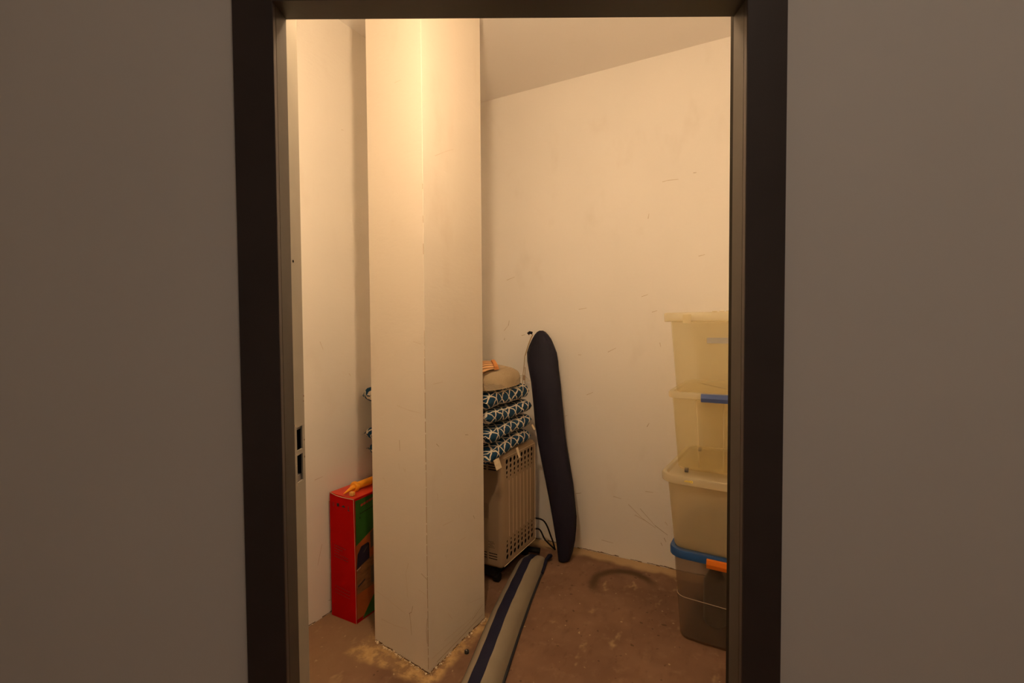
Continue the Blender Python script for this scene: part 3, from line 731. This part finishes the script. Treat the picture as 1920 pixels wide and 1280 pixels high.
# ------------------------------------------------------------------ long navy drawstring bag leaning in the corner
nb = thing('long_bag', 'long black navy drawstring bag leaning upright against the back wall', 'bag', L(-1.03, 2.545, 0), -TH)
secs = [(.004, -1.050, -1.018, 2.535, .025), (.012, -1.064, -.998, 2.54, .04), (.05, -1.070, -.986, 2.545, .048), (.12, -1.083, -.974, 2.553, .052), (.25, -1.113, -.969, 2.566, .054), (.43, -1.160, -.996, 2.585, .055),
        (.64, -1.219, -1.043, 2.607, .055), (.76, -1.246, -1.064, 2.62, .055), (.90, -1.266, -1.083, 2.634, .055), (1.01, -1.284, -1.099, 2.646, .056), (1.09, -1.305, -1.114, 2.655, .057), (1.135, -1.316, -1.119, 2.66, .055), (1.19, -1.322, -1.131, 2.667, .050),
        (1.235, -1.308, -1.155, 2.673, .043), (1.270, -1.292, -1.174, 2.677, .036), (1.298, -1.277, -1.196, 2.68, .028), (1.315, -1.262, -1.213, 2.682, .020), (1.323, -1.248, -1.228, 2.683, .010)]
m = MB(); rg = []
for idx_, (z, ul, ur, vc, dp) in enumerate(secs):
    c, hw_ = (ul + ur) / 2, (ur - ul) / 2; ring = []
    for i in range(36):
        a = 2 * math.pi * i / 36; ca, sa = math.cos(a), math.sin(a)
        g = 1 + (.14 * max(0, (z - 1.12) / .2) * math.cos(9 * a + 1)) + .015 * math.sin(3 * a + z * 14)
        x = math.copysign(abs(ca) ** .85, ca) * hw_ * (1 if abs(ca) > .9 else g); y = math.copysign(abs(sa) ** .85, sa) * dp * g
        ring.append(Vector((c + x + 1.03, vc + y - 2.545, z)))
    rg.append(ring)
m.loft(rg); o = m.build('sleeve', 'navy', nb, smooth=True)
m = MB(); m.tube(curve_pts([(-.246, .10, 1.300), (-.262, .10, 1.27), (-.278, .095, 1.225), (-.294, .09, 1.17)]), .0035, 6); o = m.build('top_cord', 'cord', nb, smooth=True); o['label'] = 'tan drawstring'
m = MB(); m.tube(curve_pts([(-.294, .085, 1.17), (-.296, .075, 1.10), (-.298, .06, 1.02), (-.290, .055, .985), (-.280, .055, 1.00), (-.283, .06, 1.04), (-.288, .075, 1.10)]), .0022, 6); o = m.build('cord_loop', 'cord', nb, smooth=True); o['label'] = 'tan drawstring loop'
MB().tube([(-.283, .052, 1.022), (-.283, .055, 1.052)], .007, 10).build('toggle', 'toggle', o, smooth=True)
m = MB(); m.tube([(-.272, .085, 1.302), (-.262, .09, 1.312), (-.25, .10, 1.308)], .009, 8); m.build('gathered_knot', 'navy', nb, smooth=True)
m = MB(); m.tube(curve_pts([(secs[k][2] + 1.03 + .001, secs[k][3] - 2.545, secs[k][0]) for k in range(3, 13)], 4), .0022, 6); o = m.build('side_seam', 'piping', nb, smooth=True)

# ------------------------------------------------------------------ striped parasol bag on the floor
pb = thing('parasol_bag', 'grey fabric parasol bag with a navy stripe lying on the floor past the pillar', 'bag', L(-1.05, 1.85, 0), -TH)
ctr = [(1.27, -.875), (1.577, -.963), (1.83, -1.033), (2.065, -1.094), (2.27, -1.143), (2.38, -1.166), (2.455, -1.180)]
def cu_at(v):
    for (v0, u0), (v1, u1) in zip(ctr[:-1], ctr[1:]):
        if v <= v1: return u0 + (u1 - u0) * (v - v0) / (v1 - v0)
    return ctr[-1][1]
NS = 40; rows = []
for k in range(NS + 1):
    v = 1.27 + (2.455 - 1.27) * k / NS; c = cu_at(v); f = k / NS
    wdt = .073 * (1 - .02 * math.sin(9 * f)) * (1.0 if f < .93 else 1 - .12 * (f - .93) / .07); hgt = .074 * (min(1, .45 + f * 7)) * (1 if f < .88 else 1 - .60 * (f - .88) / .12)
    hgt *= 1 + .025 * math.sin(17 * f)
    row = []
    for i in range(17):
        s = -1 + 2 * i / 16
        zz = .010 + hgt * max(0, 1 - abs(s) ** 2.6) ** .62 + .0022 * math.sin(60 * f + 5 * s) * (1 - abs(s))
        row.append(Vector((c + 1.05 + wdt * s + .0015 * math.sin(9 * f), v - 1.85 + .26 * wdt * s, zz)))
    rows.append(row)
def strip(i0, i1, name, mat, lab=None):
    m = MB(); m.loft([r[i0:i1 + 1] for r in rows], caps=False, closed=False); o = m.build(name, mat, pb, smooth=True)
    if lab: o['label'] = lab
strip(0, 5, 'side_panel', 'bag_grey'); strip(5, 10, 'stripe_panel', 'bag_navy', 'navy blue stripe'); strip(10, 16, 'side_panel', 'bag_grey')
m = MB(); m.loft([[Vector((r[0].x + .004, r[0].y, .002)), Vector((r[16].x - .004, r[16].y, .002))] for r in rows], caps=False, closed=False); m.build('underside', 'bag_navy', pb)
for e in (0, NS):
    r = rows[e]; m = MB(); m.poly(list(r)); m.build('end_cap', 'bag_grey', pb)
for i in (0, 16): 
    m = MB(); m.tube([Vector((r[i].x, r[i].y, .009)) for r in rows], .006 if i == 0 else .0075, 6); m.build('edge_piping', 'piping', pb, smooth=True)
e = rows[NS][16]; m = MB(); m.tube([rows[NS - 5][16] + Vector((.004, 0, .004)), e + Vector((.004, -.005, .010)), e + Vector((.013, .022, .020)), e + Vector((.018, .035, .020))], [.008, .009, .014, .010], 8); o = m.build('navy_tab', 'bag_navy', pb, smooth=True)

# ------------------------------------------------------------------ red carton by the left wall
bu0, bu1, bv0, bv1, bh = -1.802, -1.643, 1.548, 2.02, .578
cx, cy = (bu0 + bu1) / 2, (bv0 + bv1) / 2
rb = thing('carton', 'tall red cardboard carton with green and brown printing beside the left wall', 'carton', L(cx, cy, 0), -TH)
a, b = (bu1 - bu0) / 2, (bv1 - bv0) / 2
m = MB(); bot = [(-a, -b, .001), (a, -b, .001), (a, b, .001), (-a, b, .001)]
mid = [(-a, -b, .3), (a + .002, -b - .003, .3), (a + .003, b, .3), (-a, b, .3)]; top = [(-a + .004, -b - .004, bh + .006), (a, -b - .006, bh - .004), (a, b, bh), (-a, b, bh)]
m.loft([[Vector(p) for p in r] for r in (bot, mid, top)]); m.build('carton_body', 'red', rb)
m = MB(); m.prism([(-a + .006, -b - .002, bh + .0058), (a - .002, -b - .004, bh - .0032), (a - .002, b - .004, bh + .0008), (-a + .004, b - .004, bh + .0008)], (0, 0, .0016)); m.build('top_flap', 'red_top', rb)
for (x0, x1, y) in ((-a, a, -b - .004),):
    m = MB(); m.tube(curve_pts([(-a + .004, y, bh + .007), (-a * .2, y - .002, bh - .002), (a, y - .001, bh - .003)]), .0016, 6); m.build('worn_edge', 'tan_print', rb, smooth=True)
m = MB(); m.tube([(a + .0006, -b - .0008, .003), (a + .0022, -b - .0036, .3), (a + .0006, -b - .006, bh - .006)], .0009, 6); m.build('fold_line', 'tan_print', rb)
# printing on the side towards the pillar: y (0 at the near edge) and height
def prt(name, mat, pts, lift, lab=None):
    def X(z): return a + (.0025 * (1 - abs(z - .3) / .3) if True else 0) + .0008 + lift
    m = MB(); q = [Vector((X(z), -b + yy - .003 * (1 - abs(z - .3) / .3) , z)) for yy, z in pts]; m.prism(q, (.0002, 0, 0)); o = m.build(name, mat, rb)
    if lab: o['label'] = lab
prt('printed_panel', 'amber', [(.004, .02), (.46, .02), (.46, .30), (.004, .30)], 0); prt('printed_panel', 'amber', [(.004, .30), (.46, .30), (.46, .565), (.004, .565)], 0)
prt('green_print', 'green_fade', [(.003, .36), (.46, .55), (.46, .571), (.003, .566)], .0004)
prt('green_triangle', 'green', [(.035, .008), (.46, .008), (.46, .32), (.105, .085)], .0004)
prt('picture_ground', 'wood_print', [(.006, .135), (.46, .15), (.46, .34), (.006, .262)], .0004)
prt('appliance_picture', 'dark_print', [(.005, .252), (.085, .275), (.085, .345), (.075, .352), (.035, .348), (.012, .318)], .0008)
prt('picture_highlight', 'grey_print', [(.045, .315), (.052, .315), (.075, .335), (.073, .338)], .0012)
prt('picture_edge', 'tan_print', [(.005, .243), (.030, .252), (.030, .256), (.005, .250)], .0012)
prt('picture_column', 'grey_print', [(.092, .15), (.112, .15), (.112, .40), (.092, .39)], .0008)
prt('picture_step', 'dark_print', [(.012, .165), (.055, .182), (.055, .190), (.012, .173)], .0008)
rnd = random.Random(3)
m = MB()
for k in range(7): prt('red_lettering', 'red_print', [(.035 + k * .017, .531 + k * .0022), (.048 + k * .017, .533 + k * .0022), (.048 + k * .017, .543 + k * .0022), (.035 + k * .017, .541 + k * .0022)], .0009)
for k in range(9): prt('black_lettering', 'ink', [(.030 + k * .013, .497 + k * .0016), (.040 + k * .013, .498 + k * .0016), (.040 + k * .013, .503 + k * .0016), (.030 + k * .013, .502 + k * .0016)], .0009)
prt('print_bullet', 'ink', [(.026, .478), (.033, .479), (.033, .486), (.026, .485)], .0009)
# pictograms and text on the red end
def endp(name, mat, rects, lift=.0012):
    m = MB()
    for (x0, x1, z0, z1) in rects:
        y0 = -b - .003 - .004 * max(0, (z0 - .3) / .28) - lift * .6
        m.box((x0, y0 - .0003, z0), (x1, y0, z1))
    m.build(name, mat, rb)
endp('pictogram', 'red_d', [(-.052, -.050, .525, .545), (-.046, -.044, .525, .545)])
endp('pictogram', 'ink', [(-.026, -.012, .529, .543)]); endp('pictogram', 'ink', [(.006, .026, .530, .535), (.012, .022, .535, .539)]); endp('pictogram', 'ink', [(.042, .056, .518, .521), (.046, .049, .521, .540)])
for k in range(5): endp('text_line', 'red_d', [(-.05 + j * .011, -.05 + j * .011 + .007 + (j * k % 3) * .001, .340 - k * .013 - j * .0012, .3436 - k * .013 - j * .0012) for j in range((7, 5, 3, 8, 8)[k])])
for k in range(3): endp('text_line', 'red_d', [(-.05 + j * .012, -.05 + j * .012 + .009, .150 - k * .016 - j * .0012, .1525 - k * .016 - j * .0012) for j in range(8)])

# ------------------------------------------------------------------ orange tube on the carton
ot = thing('plastic_tube', 'amber orange plastic tube with round flange and pointed tip on the red carton', 'tube', L(-1.70, 1.60, bh), -TH)
p0, p1 = Vector((-.008, -.008, .026)), Vector((-.005, .34, .026)); d = (p1 - p0).normalized()
MB().tube([p0 + d * .028, p0 + d * .034, p1], [.015, .0175, .0175], 16).build('barrel', 'amber_pl', ot, smooth=True)
MB().tube([p0 + d * .012, p0 + d * .016, p0 + d * .026, p0 + d * .030], [.022, .0245, .0245, .021], 18).build('flange', 'amber_pl', ot, smooth=True)
MB().tube([p0 - d * .050 + Vector((.004, 0, -.012)), p0 - d * .02 + Vector((.002, 0, -.006)), p0 + d * .012], [.002, .007, .013], 12).build('pointed_tip', 'amber_pl', ot, smooth=True)
m = MB(); m.box((.012, -.043, .003), (.034, -.024, .021)); o = m.build('end_tab', 'amber_pale', ot, bevel=.003); o['label'] = 'pale amber tab'

# ------------------------------------------------------------------ small black cap on the floor at the pillar
bc = thing('furniture_foot_cap', 'small black foot cap on the floor between pillar and striped bag', 'foot cap', L(-1.093, 1.622, 0), -TH)
MB().tube([(0, 0, .001), (0, 0, .010), (0, 0, .013)], [.010, .010, .007], 14).build('cap_body', 'rubber', bc)
MB().tube([(.001, -.004, .0131), (.002, -.006, .0165)], .0025, 8).build('cap_pin', 'steel', bc)
